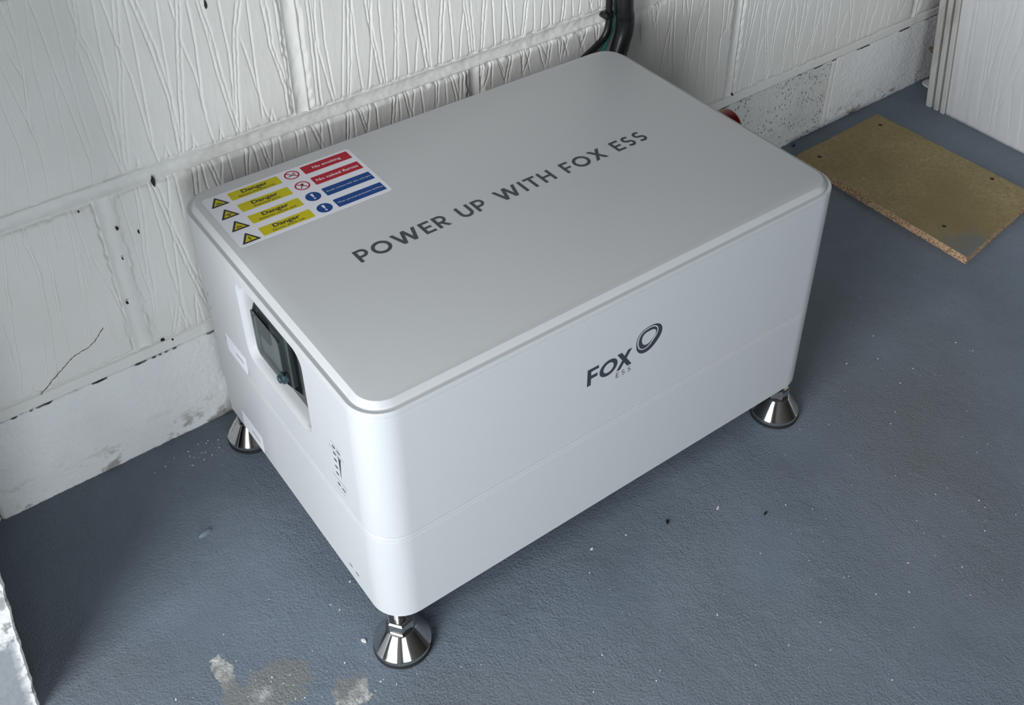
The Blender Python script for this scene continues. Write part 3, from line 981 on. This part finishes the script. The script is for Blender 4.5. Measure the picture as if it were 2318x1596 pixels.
lg = [P2(q) for q in ('225.9,246.6 230.5,246.8 230.5,254.7 230.5,259.0 230.4,264 226.0,268.0', '226,268 230.4,264 239.6,264 239.4,267.8', '230.5,254.8 238.1,255 238.2,258.9 230.5,259',
                      '261.6,267.5 267.2,267.5 280.4,246.5 275.1,246.3', '261.5,246.4 266.3,246.3 279.9,267.3 274.7,267.4')]
oa, ob_ = [], []
for k in range(48):
    a = 2 * PI * k / 48
    dx, dy = 10.9 * math.cos(a), 9.9 * math.sin(a)
    oa.append((251.5 + dx + 0.10 * dy, 257.1 + dy))
    dx, dy = 6.1 * math.cos(a), 5.9 * math.sin(a)
    ob_.append((251.5 + dx + 0.12 * dy, 257.1 + dy))
e = FR.polys(lg, 0.00012)
r_ = FR.ring(oa, ob_, 0.00012)
e.add(r_.v, r_.f)
e.build('wordmark', M['print'], BAT)
sm = MB()
for ch, x, z in (('E', 261.2, 237.7), ('S', 268.2, 237.7), ('S', 275.6, 237.7)):
    w, pl = glyph(ch, 0.12)
    q = FR.polys([[(x + px * 6.2 + py * 0.4, z + py * 6.2) for px, py in p] for p in pl], 0.00012)
    sm.add(q.v, q.f)
sm.build('wordmark_small_letters', M['print'], BAT)
e1 = spline(P2('284.6,268.3 286.3,260.2 291.5,253.2 300.4,251.0 309.7,257.0 317.0,267.0 317.6,273.6 312.0,280.4 304.5,283.2 296.8,283.5 289.6,279.4 285.6,274.0'), 4, True)
e2 = spline(P2('285.9,268.6 288.2,261.8 292.9,256.6 298.2,256.4 305.6,261.0 311.6,269.4 312.6,274.9 309.8,279.0 305.0,281.6 297.6,282.6 290.6,278.9 286.6,274.0'), 4, True)
e3 = spline(P2('287.6,269.0 289.2,262.6 293.4,257.9 298.4,257.9 304.8,263.0 310.4,271.0 311.2,275.0 308.3,278.6 303.6,280.4 297.2,280.9 291.6,277.8 288.4,273.4'), 4, True)
e4 = spline(P2('291.6,269.4 293.4,264.6 296.9,261.2 300.9,261.6 306.3,265.6 309.6,270.3 309.4,273.6 306.6,276.2 302.5,277.4 297.6,277.4 293.8,275.3 292.0,272.4'), 4, True)


def soft(pts, order=3, n=72):
    """smooth closed outline: low-order Fourier fit of the radius"""
    P = np.array(pts)
    c = P.mean(0)
    a = np.arctan2(P[:, 1] - c[1], P[:, 0] - c[0])
    r = np.hypot(P[:, 0] - c[0], P[:, 1] - c[1])
    A = np.stack([np.ones_like(a)] + [f_(k * a) for k in range(1, order + 1) for f_ in (np.cos, np.sin)], 1)
    w = np.linalg.lstsq(A, r, rcond=None)[0]
    t_ = np.linspace(0, 2 * PI, n, endpoint=False)
    B = np.stack([np.ones_like(t_)] + [f_(k * t_) for k in range(1, order + 1) for f_ in (np.cos, np.sin)], 1)
    q_ = B @ w
    return [(c[0] + q * math.cos(b), c[1] + q * math.sin(b)) for q, b in zip(q_, t_)]


e1, e2, e3, e4 = (soft(e) for e in (e1, e2, e3, e4))
em = FR.ring(e1, e2, 0.00012)
q = FR.ring(e3, e4, 0.00012)
em.add(q.v, q.f)
em.build('ring_emblem', M['print'], BAT)

# safety sticker on the lid
ST = TOP.slab(rrect(0.0172, 0.2606, 0.1805, 0.3548, 0.004, 5), 0.0, 0.0002).build('safety_sticker', M['vinyl'], BAT)
ST['label'] = 'white multi-hazard safety sticker'
rows = [0.3364, 0.3128, 0.2892, 0.2653]
H0 = 0.00026
for k, y in enumerate(rows):
    TOP.polys([rrect(0.0426, y, 0.0966, y + 0.0146, 0.0012, 4)], H0).build('yellow_panel', M['yellow'], ST)
    tri_c = (0.0297, y - 0.0016 + 0.0060)

    def tri(s_, r=0.0):
        pts = []
        for a in (90, 210, 330):
            cx, cy = tri_c[0] + s_ * math.cos(math.radians(a)), tri_c[1] + s_ * math.sin(math.radians(a))
            ix, iy = tri_c[0] + (s_ - 2 * r) * math.cos(math.radians(a)), tri_c[1] + (s_ - 2 * r) * math.sin(math.radians(a))
            for b in range(-60, 61, 20):
                pts.append((ix + r * math.cos(math.radians(a + b)), iy + r * math.sin(math.radians(a + b))))
        return pts
    T_ = TOP.polys([tri(0.0112, 0.0009)], H0).build('warning_triangle', M['black'], ST)
    TOP.polys([tri(0.0070, 0.0004)], H0 + 0.00008).build('yellow_triangle', M['yellow'], ST)
    X0, Y0 = tri_c
    mm = 0.001
    if k == 3:
        pic = [[(.6, 4.2), (-1.4, .3), (.2, .5)], [(.2, .5), (-1.4, .3), (1.6, .9)], [(-.5, .4), (1.6, .9), (0, -2.0)], [(0, -2.0), (-1.1, -1.6), (-.3, -3.2)], [(0, -2), (-.3, -3.2), (.9, -1.8)]]
    elif k == 1:
        pic = [[(.25 * math.cos(a) + .2 * math.sin(a), -1 + .25 * math.sin(a)), (3.6 * math.cos(a - .1), -1 + 2.9 * math.sin(a - .1)), (3.8 * math.cos(a + .1), -1 + 3.1 * math.sin(a + .1))] for a in [.25 + .38 * i for i in range(8)]]
        pic += [arc(0, -1.9, 1.5, .9, 0, 330, 11)]
    else:
        pic = [[(-.4, -1.2), (3.6, -2.6), (3.2, -3.1), (-.6, -2.2)], [(.6, -.8), (2.4, -1.8), (1.6, -2.3), (.2, -1.6)], [(-3.6, -3.0), (-1.0, -3.0), (-1.0, -2.5), (-3.6, -2.5)], [(-2.2, -2.5), (-1.6, -2.5), (-1.9, -.2), (-2.3, -.4)]]
        pic += ribbon([(-2.6, -.4), (-1.2, .7), (.4, .5), (1.4, -.5)], .5) + ribbon([(-1.6, -.6), (-.6, .1), (.6, -.3)], .4) + [rect(-1.5, -1.9, -1.1, -1.2), rect(-.9, -1.8, -.5, -1.0)]
    TOP.polys([[(X0 + a * mm, Y0 + b * mm) for a, b in p] for p in pic], H0 + 0.00016).build('pictogram', M['black'], ST)
    TOP.polys(font_text('Danger', 0.0560, 0.0840, y + 0.0072, 0.0058, 0.024), H0 + 0.0001).build('danger_lettering', M['black'], ST)
    sub, a, b = (('Battery charging area', .0508, .0892), ('Explosive gases', .0562, .0838), ('Batteries contain acid', .0506, .0892), ('Electric shock risk', .0532, .0868))[k]
    TOP.polys(font_text(sub, a, b, y + 0.0020, 0.0030, 0.006), H0 + 0.0001).build('small_lettering', M['black'], ST)
    # right column
    if k < 2:
        TOP.polys([rrect(0.1224, y, 0.1763, y + 0.0148, 0.0008, 3)], H0).build('red_panel', M['red'], ST)
        txt, a, b = (('No smoking', .1335, .1655), ('No naked flames', .1258, .1732))[k]
        TOP.polys(font_text(txt, a, b, y + 0.0052, 0.0046, 0.016), H0 + 0.0001).build('white_lettering', M['vinyl'], ST)
        cx, cy = 0.1101, y + 0.0072
        TOP.ring(arc(cx, cy, .0079, .0079, 0, 354, 59), arc(cx, cy, .0063, .0063, 0, 354, 59), H0).build('prohibition_ring', M['red'], ST)
        if k == 0:
            pc = [[(-4.2, -2.2), (2.2, -1.0), (2.0, 0), (-4.4, -1.2)], [(2.6, -.9), (4.2, -.6), (4.0, .4), (2.4, .1)]] + ribbon([(3.6, .8), (2.6, 1.9), (3.8, 2.8), (2.8, 4.0)], .6) + ribbon([(2.2, .8), (1.4, 1.9), (2.4, 2.8)], .5)
        else:
            pc = [[(-3.8, -4.0), (-3.0, -4.4), (.6, .4), (-.2, 1.0)], [(0, .2), (1.6, .4), (2.4, 2.0), (1.2, 4.6), (.8, 2.8), (-.4, 4.0), (-1.2, 1.8)]]
        TOP.polys([[(cx + p[0] * mm, cy + p[1] * mm) for p in pl] for pl in pc], H0 + 0.00006).build('pictogram', M['black'], ST)
        TOP.polys([[(cx - .0050, cy + .0041), (cx - .0041, cy + .0050), (cx + .0050, cy - .0041), (cx + .0041, cy - .0050)]], H0 + 0.00014).build('prohibition_bar', M['red'], ST)
    else:
        TOP.polys([rrect(0.1224, y, 0.1763, y + 0.0146, 0.0008, 3)], H0).build('blue_panel', M['blue'], ST)
        txt = ('Avoid contact with skin and eyes', 'Wear personal protective clothing')[k - 2]
        TOP.polys(font_text(txt, .1246, .1748, y + 0.0060, 0.0028, 0.0), H0 + 0.0001).build('white_lettering', M['vinyl'], ST)
        cx, cy = 0.1101, y + 0.0074
        TOP.polys([arc(cx, cy, .0079, .0079, 0, 352, 47)], H0).build('mandatory_disc', M['blue'], ST)
        bang = [[(cx - .0006, cy - .0018), (cx + .0006, cy - .0018), (cx + .0015, cy + .0044), (cx + .0011, cy + .0050), (cx - .0011, cy + .0050), (cx - .0015, cy + .0044)], arc(cx, cy - .0040, .0012, .0012, 0, 340, 17)]
        TOP.polys(bang, H0 + 0.0001).build('exclamation_mark', M['vinyl'], ST)

# left face: labels, indicators, slots
LF = Flat((0, 0, 0), (0, -1, 0), (0, 0, 1), (-1, 0, 0))      # x of the print runs towards the front (-y)
for k, (ya_, yb_2, za_, zb2) in enumerate(((0.3118, 0.2640, 0.1852, 0.2090), (0.3160, 0.2650, 0.0668, 0.0925))):
    lb = LF.slab(rrect(-ya_, za_, -yb_2, zb2, 0.0015, 3), 0.0, 0.00018).build('paper_label', M['label'], BAT)
    w_ = ya_ - yb_2
    zc = (za_ + zb2) / 2
    LF.polys([rect(-ya_ + w_ * 0.47, zc - 0.0006, -yb_2 - w_ * 0.14, zc + 0.0006)], 0.00024).build('printed_line', M['black'], lb)
    for rc in (rect(-ya_ - .0022, zc - .001 + .002, -ya_ - .0014, zc + .006), rect(-yb_2 + .0012, za_ + .001, -yb_2 + .0020, za_ + .006)):
        LF.polys([rc], 0.00012).build('corner_tick', M['print'], BAT)
for zc in (0.2520, 0.2436, 0.2351, 0.2262, 0.2177, 0.2035):
    LF.slab(arc(-0.0698, zc, 0.0030, 0.0012, 0, 345, 23), -0.0002, 0.0001).build('indicator_window', M['led'], BAT)
LF.polys([[(-0.0634, 0.2432), (-0.0590, 0.2432), (-0.0632, 0.2150)]], 0.00012).build('level_wedge', M['grey_plastic'], BAT)
LF.polys([rect(-0.0799, 0.2474, -0.0517, 0.2477), rect(-0.0802, 0.2098, -0.0522, 0.2101)] +
         [rect(-0.0742 + i * .0022, 0.2565, -0.0742 + i * .0022 + .0013, 0.2569) for i in range(8)] +
         [rect(-0.0751 + i * .0024, 0.1966, -0.0751 + i * .0024 + .0013, 0.1971) for i in range(7)] +
         [rect(-0.0645, z_, -0.0578, z_ + .0004) for z_ in (.2512, .2520, .2528, .2018, .2026, .2034, .2438, .2446)], 0.00012).build('indicator_print', M['print'], BAT)['kind'] = 'stuff'
for yc, zc in ((0.0721, 0.0828), (0.0598, 0.0824)):
    LF.slab(arc(-yc, zc, 0.0034, 0.0010, 0, 345, 23), -0.0002, 0.0001).build('slot', M['grey_plastic'], BAT)
for yc, zc in ((0.3425, 0.2400), (0.3425, 0.2215)):
    LF.slab(arc(-yc, zc, 0.0006, 0.0022, 0, 345, 15), -0.0002, 0.0001).build('slot', M['grey_plastic'], BAT)

# isolator behind a smoked cover in the recess
XR = 0.0145


def yzbox(x0, x1, a0, a1, b0, b1, r=0.004):
    return MB().loft([[(x1, a, b) for a, b in rrect(a0, b0, a1, b1, r, 4)], [(x0, a, b) for a, b in rrect(a0, b0, a1, b1, r, 4)]])


smooth_by_angle(yzbox(XR - 0.0040, XR, 0.1195, 0.2300, 0.2330, 0.3190, 0.010).build('cover_flange', M['grey_plastic'], BAT), 30)
sw = yzbox(XR - 0.0085, XR - 0.0040, 0.158, 0.222, 0.246, 0.308, 0.003).build('isolator_switch', M['mid_grey'], BAT)
yzbox(XR - 0.0115, XR - 0.0085, 0.168, 0.184, 0.262, 0.298, 0.002).build('switch_toggle', M['clear_grey'], sw)
yzbox(XR - 0.0105, XR - 0.0085, 0.194, 0.216, 0.275, 0.303, 0.002).build('switch_block', M['black_plastic'], sw)
# the hood: thin smoked shell
hb, hf = (0.1480, 0.2290, 0.2400, 0.3165), (0.1640, 0.2230, 0.2490, 0.3060)


def hring(x, q, inset=0.0, r=0.007):
    return [(x, a, b) for a, b in rrect(q[0] + inset, q[2] + inset, q[1] - inset, q[3] - inset, r - inset, 5)]


XH = 0.0012
hood = MB().loft([hring(XR - 0.0040, hb), hring(XH + 0.0015, hf), hring(XH, hf, 0.0012), hring(XH + 0.0016, hf, 0.0030), hring(XR - 0.0040, hb, 0.0026)], False, False)
hood.f.append(tuple(2 * 24 + i for i in range(24)))
HOOD = smooth_by_angle(hood.build('smoked_cover', M['smoked'], BAT), 30)
fz = [hring(XH - 0.0002, hf, 0.0002), hring(XH - 0.0002, hf, 0.0014)]
MB().loft([fz[0], fz[1]], False, False).build('cover_rim', M['black_plastic'], HOOD)
kn = MB().loft([[(x, 0.1680 + r * math.cos(a), 0.2570 + r * math.sin(a)) for a in [2 * PI * i / 20 for i in range(20)]] for r, x in ((0.0062, XR - 0.006), (0.0062, XH - 0.001), (0.0056, XH - 0.0016), (0.0040, XH - 0.0016), (0.0040, XH - 0.004), (0.0036, XH - 0.0045))])
smooth_by_angle(kn.build('cover_lock_knob', M['teal_knob'], BAT), 30)
for (yc, zc) in ((0.1265, 0.2950), (0.1265, 0.2500)):
    s_ = MB().loft([[(x, yc + r * math.cos(a), zc + r * math.sin(a)) for a in [2 * PI * i / 16 for i in range(16)]] for r, x in ((0.0030, XR - 0.004), (0.0030, XR - 0.0065), (0.0024, XR - 0.0072))])
    smooth_by_angle(s_.build('cover_screw', M['steel'], BAT), 30)

# red rotary switch on the far (right) side
rs_ = MB().loft([[(x, 0.1930 + r * math.cos(a), 0.3050 + r * math.sin(a)) for a in [2 * PI * i / 36 for i in range(36)]] for r, x in ((0.0170, L - 0.0005), (0.0170, L + 0.006), (0.0205, L + 0.008), (0.0205, L + 0.028), (0.0190, L + 0.0305), (0.0100, L + 0.0305))])
smooth_by_angle(rs_.build('rotary_switch', M['switch_red'], BAT), 30)

# ------------------------------------------------------------------ cables on the wall behind


def wtube(name, pts, r, mat, n=14):
    return MB().tube(spline(pts, 8), r, n)


cp = [(0.602, 0.4055, 1.30), (0.602, 0.4055, 0.90), (0.603, 0.4055, 0.50), (0.6055, 0.4055, 0.3777), (0.6086, 0.4055, 0.352), (0.6075, 0.4052, 0.335), (0.6025, 0.4045, 0.320), (0.5960, 0.402, 0.304), (0.588, 0.393, 0.280), (0.580, 0.360, 0.230), (0.5645, 0.330, 0.175)]
pts = spline(cp, 30)
o = MB().tube(pts, [0.0116 + (0.0004 if i % 2 else 0.0) for i in range(len(pts))], 18).build('flexible_conduit', M['black_plastic'], None, True, at=cp[-1])
tag(o, 'thick black flexible conduit running down the wall behind the box', 'conduit')
cp = [(0.5895, 0.4185, 1.30), (0.5895, 0.4185, 0.80), (0.5905, 0.4178, 0.40), (0.5920, 0.4176, 0.362), (0.5914, 0.4176, 0.3475), (0.5885, 0.4175, 0.335), (0.5815, 0.4174, 0.3256), (0.5685, 0.4165, 0.3180), (0.540, 0.412, 0.305), (0.505, 0.401, 0.270), (0.480, 0.3800, 0.230)]
o = MB().tube(spline(cp, 14), 0.0043, 14).build('black_cable', M['black_plastic'], None, True, at=cp[-1])
tag(o, 'thin black cable clipped to the wall beside the thick conduit', 'cable')
cp = [(0.603, 0.4215, 1.30), (0.603, 0.4215, 0.80), (0.605, 0.4213, 0.385), (0.6055, 0.4208, 0.352), (0.6012, 0.4200, 0.3395), (0.5962, 0.4192, 0.3299), (0.5893, 0.4175, 0.3200), (0.5822, 0.4150, 0.3110), (0.565, 0.408, 0.293), (0.540, 0.400, 0.265), (0.520, 0.3800, 0.230)]
o = MB().tube(spline(cp, 12), 0.0021, 10).build('green_cable', M['green'], None, True, at=cp[-1])
tag(o, 'thin green cable between the black cable and the thick conduit', 'cable')
ck = tag(empty('cable_clip', (0.5890, 0.4180, 0.3585)), 'small black nail clip holding the thin black cable', 'clip')
t_ = MB()
rg = []
for i in range(17):
    a = 2 * PI * i / 16
    rg.append((0.5918 + 0.0054 * math.cos(a), 0.4176 + 0.0054 * math.sin(a)))
t_.loft([[(x, y, z) for x, y in rg[:16]] for z in (0.3550, 0.3560, 0.3610, 0.3620)])
smooth_by_angle(t_.build('saddle', M['black_plastic'], ck), 40)
nb_ = MB().loft([[(0.5832 + r * math.cos(a), y, 0.3592 + r * math.sin(a)) for a in [2 * PI * i / 14 for i in range(14)]] for r, y in ((0.0040, 0.4225), (0.0042, 0.4110), (0.0034, 0.4092), (0.0018, 0.4086))])
smooth_by_angle(nb_.build('nail_boss', M['black_plastic'], ck), 40)

# ------------------------------------------------------------------ chipboard offcut
CA, CB_, CC, CD = (1.1930, 0.3975), (0.9805, 0.3890), (0.9795, 0.0590), (1.1990, 0.0900)
q = []
rs = random.Random(3)
cor = [CB_, CC, CD, CA]
for i in range(4):
    a, b = cor[i], cor[(i + 1) % 4]
    for k in range(14):
        t_ = k / 14
        w_ = rs.uniform(-0.0006, 0.0006) if k else 0
        q.append((a[0] + (b[0] - a[0]) * t_ + w_, a[1] + (b[1] - a[1]) * t_ + w_))
cen = (sum(p[0] for p in q) / len(q), sum(p[1] for p in q) / len(q))


def shr(p, k):
    d = Vector((cen[0] - p[0], cen[1] - p[1])).normalized() * k
    return (p[0] + d.x, p[1] + d.y)


CH = tag(empty('chipboard_offcut', (cen[0], cen[1], 0)), 'rectangular brown chipboard offcut lying flat on the floor', 'board')
n = len(q)
vs = [(x, y, 0.0) for x, y in q] + [(x, y, 0.0115) for x, y in q] + [(*shr(p, 0.0006), 0.012) for p in q]
fc = [(i, (i + 1) % n, n + (i + 1) % n, n + i) for i in range(n)]
mesh('chipboard_edge', vs[:2 * n], fc, M['chip_edge'], CH)
mesh('chipboard_face', vs[n:], [(i, (i + 1) % n, n + (i + 1) % n, n + i) for i in range(n)] + [tuple(n + i for i in range(n))], M['chip'], CH)
for (x, y) in ((1.1674, 0.3700), (1.0084, 0.3638), (1.1817, 0.1592), (1.0153, 0.1259)):
    MB().lathe([(0.0034, 0.0119), (0.0034, 0.01215)], x, y, 14).build('screw_hole', M['hole'], CH)

# ------------------------------------------------------------------ grooved white panel leaning at the right
XP = 1.3056
LEAN = 0.115
PH = 0.47
PN = tag(empty('grooved_panel', (XP + 0.02, 0.0, 0)), 'white grooved door panel with battened edge standing at the right', 'panel')
PST = []
for sline in '332 217 327 164 315 41|304 210 291 101 278 21|298 212 290 142 282 63|275 230 280 150 280 73|267 242 267 182 268 145 253 6|245 203 245 173 249 123|236 103 216 15|231 158 242 81 253 30|213 101 196 15|339 196 330 106|318 222 311 189|254 88 244 21'.split('|'):
    v = [int(a) / 1000.0 for a in sline.split()]
    a = np.array(v).reshape(-1, 2)
    a[:, 0] = -(a[:, 0] - LEAN * a[:, 1])
    PST.append((False, a))
ys = np.linspace(-0.3375, 0.45, 500)
zs = np.linspace(0, PH, 90)
Y, Z = np.meshgrid(ys, zs)
h = 0.0006 * vnoise(Y * 120, Z * 14, 3)
rs = np.random.RandomState(12)
for k in range(34):
    y_ = -0.17 + 0.018 * k + rs.rand() * 0.01
    PST.append((False, np.array([[y_, 0.0 + 0.2 * rs.rand()], [y_ + rs.randn() * .012, 0.30 + 0.1 * rs.rand()]])))
carve(h, Y, Z, PST, 0.0016, 3)
v = np.stack([XP - h, -Y + LEAN * Z, Z], -1).reshape(-1, 3)
ny, nz = 500, 90
idx = np.arange(ny * nz).reshape(nz, ny)
f = np.stack([idx[:-1, :-1], idx[1:, :-1], idx[1:, 1:], idx[:-1, 1:]], -1).reshape(-1, 4).tolist()
ring = list(idx[0, :]) + list(idx[1:, -1]) + list(idx[-1, -2::-1]) + list(idx[-2:0:-1, 0])
bk = v[ring].copy()
bk[:, 0] = XP + 0.035
nb0 = len(v)
v = np.concatenate([v, bk])
m = len(ring)
f += [(ring[i], ring[(i + 1) % m], nb0 + (i + 1) % m, nb0 + i) for i in range(m)]
f.append(tuple(nb0 + i for i in range(m)))
mesh('panel_face', v, f, M['panel'], PN, True)
for (a, b, lift) in ((0.3790, 0.3676, 0.0), (0.3628, 0.3532, 0.0), (0.3490, 0.3394, 0.0)):
    mb = MB()
    rr = []
    for z in np.linspace(lift, PH, 12):
        w_ = [(XP + 0.035, a), (XP - 0.0008, a), (XP - 0.0022, a - 0.0014), (XP - 0.0024, (a + b) / 2), (XP - 0.0022, b + 0.0014), (XP - 0.0008, b), (XP + 0.035, b)]
        rr.append([(x, y + LEAN * z, z) for x, y in w_])
    mb.loft(rr)
    smooth_by_angle(mb.build('edge_batten', M['timber'], PN), 40)
bo = MB().loft([[(XP + 0.012 + r * math.cos(a), y, 0.096 + r * math.sin(a)) for a in [2 * PI * i / 8 for i in range(8)]] for r, y in ((0.0050, 0.3890), (0.0065, 0.3930), (0.0062, 0.3990), (0.0035, 0.4010), (0.0030, 0.4060))])
smooth_by_angle(bo.build('rusty_bolt', M['rust'], PN), 30)
o = smooth_by_angle(MB().lathe([(0.0150, 0), (0.0165, 0.001), (0.0150, 0.0030), (0.0060, 0.0042)], 1.372, 0.4185, 32).build('white_bottle_top', M['white_chip'], None, at=(1.372, 0.4185, 0)), 40)
tag(o, 'small white round cap on the floor behind the battened panel edge', 'cap')


# ------------------------------------------------------------------ bits on the floor
def flake(name, x, y, rx, ry, hgt, mat, seed, rot=0.0):
    rs = random.Random(seed)
    pts = []
    for i in range(9):
        a = 2 * PI * i / 9
        k = 0.65 + 0.5 * rs.random()
        px, py = rx * k * math.cos(a), ry * k * math.sin(a)
        pts.append((x + px * math.cos(rot) - py * math.sin(rot), y + px * math.sin(rot) + py * math.cos(rot)))
    mb = MB().loft([[(a, b, 0) for a, b in pts], [(a, b, hgt) for a, b in pts]])
    return mb.build(name, mat, None, at=(x, y, 0))


tag(flake('paint_flake', -0.0105, 0.0440, 0.0035, 0.0014, 0.002, M['white_chip'], 1, 1.9), 'white paint flake touching the near levelling foot', 'flake')
tag(flake('paint_flake', 0.3860, -0.0460, 0.0022, 0.0012, 0.001, M['white_chip'], 2, 0.4), 'white flake lying in front of the box towards the right', 'flake')
tag(flake('paint_flake', 0.2390, -0.0050, 0.0024, 0.0013, 0.001, M['white_chip'], 3, 0.2), 'white flake just under the front edge of the box', 'flake')
tag(flake('paint_flake', 0.0120, 0.1130, 0.0016, 0.0009, 0.001, M['white_chip'], 4, 0.5), 'tiny white flake beside the lower left edge of the box', 'flake')
tag(flake('plastic_chip', 0.3280, -0.0270, 0.0028, 0.0017, 0.002, M['black_chip'], 5, 1.0), 'small black chip on the floor in front of the box', 'chip')
tag(flake('plastic_chip', 0.4230, -0.0830, 0.0032, 0.0012, 0.002, M['black_chip'], 6, 0.1), 'thin black chip on the floor nearer the right foot', 'chip')
tag(flake('blue_scrap', 1.0150, 0.4240, 0.0050, 0.0030, 0.002, M['blue_chip'], 7, 0.3), 'dark blue plastic scrap against the wall by the chipboard', 'scrap')
lp = MB().lathe([(0.0058, 0.0), (0.0056, 0.0012), (0.0046, 0.0024), (0.0028, 0.0033), (0.0010, 0.0036)], -0.083, 0.260, 16)
lp.v = [(-0.083 + (x + 0.083) * 1.3 + (y - 0.26) * 0.5, 0.26 + (y - 0.26) * 0.62, z) for x, y, z in lp.v]
tag(smooth_by_angle(lp.build('painted_pebble', M['floor'], None, at=(-0.083, 0.26, 0)), 50), 'small grey pebble painted into the floor left of the box', 'pebble')
rs = random.Random(21)
cr = MB()
for _ in range(420):
    k = rs.random()
    if k < 0.35:
        x, y = rs.gauss(-0.04, 0.10), rs.gauss(0.02, 0.05)
    elif k < 0.55:
        x, y = rs.gauss(-0.03, 0.03), rs.gauss(0.372, 0.012)
    else:
        x, y = rs.uniform(0.05, 0.9), rs.uniform(-0.30, 0.05)
    if y > 0.392 or (x < -0.26 and y > 0.15) or (-0.012 < x < 0.58 and y > -0.012):
        continue
    r = 0.00025 + 0.0007 * rs.random() ** 2.5
    a = rs.random() * 6
    p = [(x + r * 1.6 * math.cos(a), y + r * 1.6 * math.sin(a)), (x + r * math.cos(a + 1.9), y + r * math.sin(a + 1.9)), (x + r * math.cos(a + 3.6), y + r * math.sin(a + 3.6)), (x + r * math.cos(a + 5), y + r * math.sin(a + 5))]
    cr.loft([[(u, v_, 0) for u, v_ in p], [(u, v_, r * 0.7) for u, v_ in p]])
o = cr.build('paint_crumbs', M['white_chip'])
o['kind'] = 'stuff'
tag(o, 'tiny white paint crumbs scattered over the grey floor', 'crumbs')
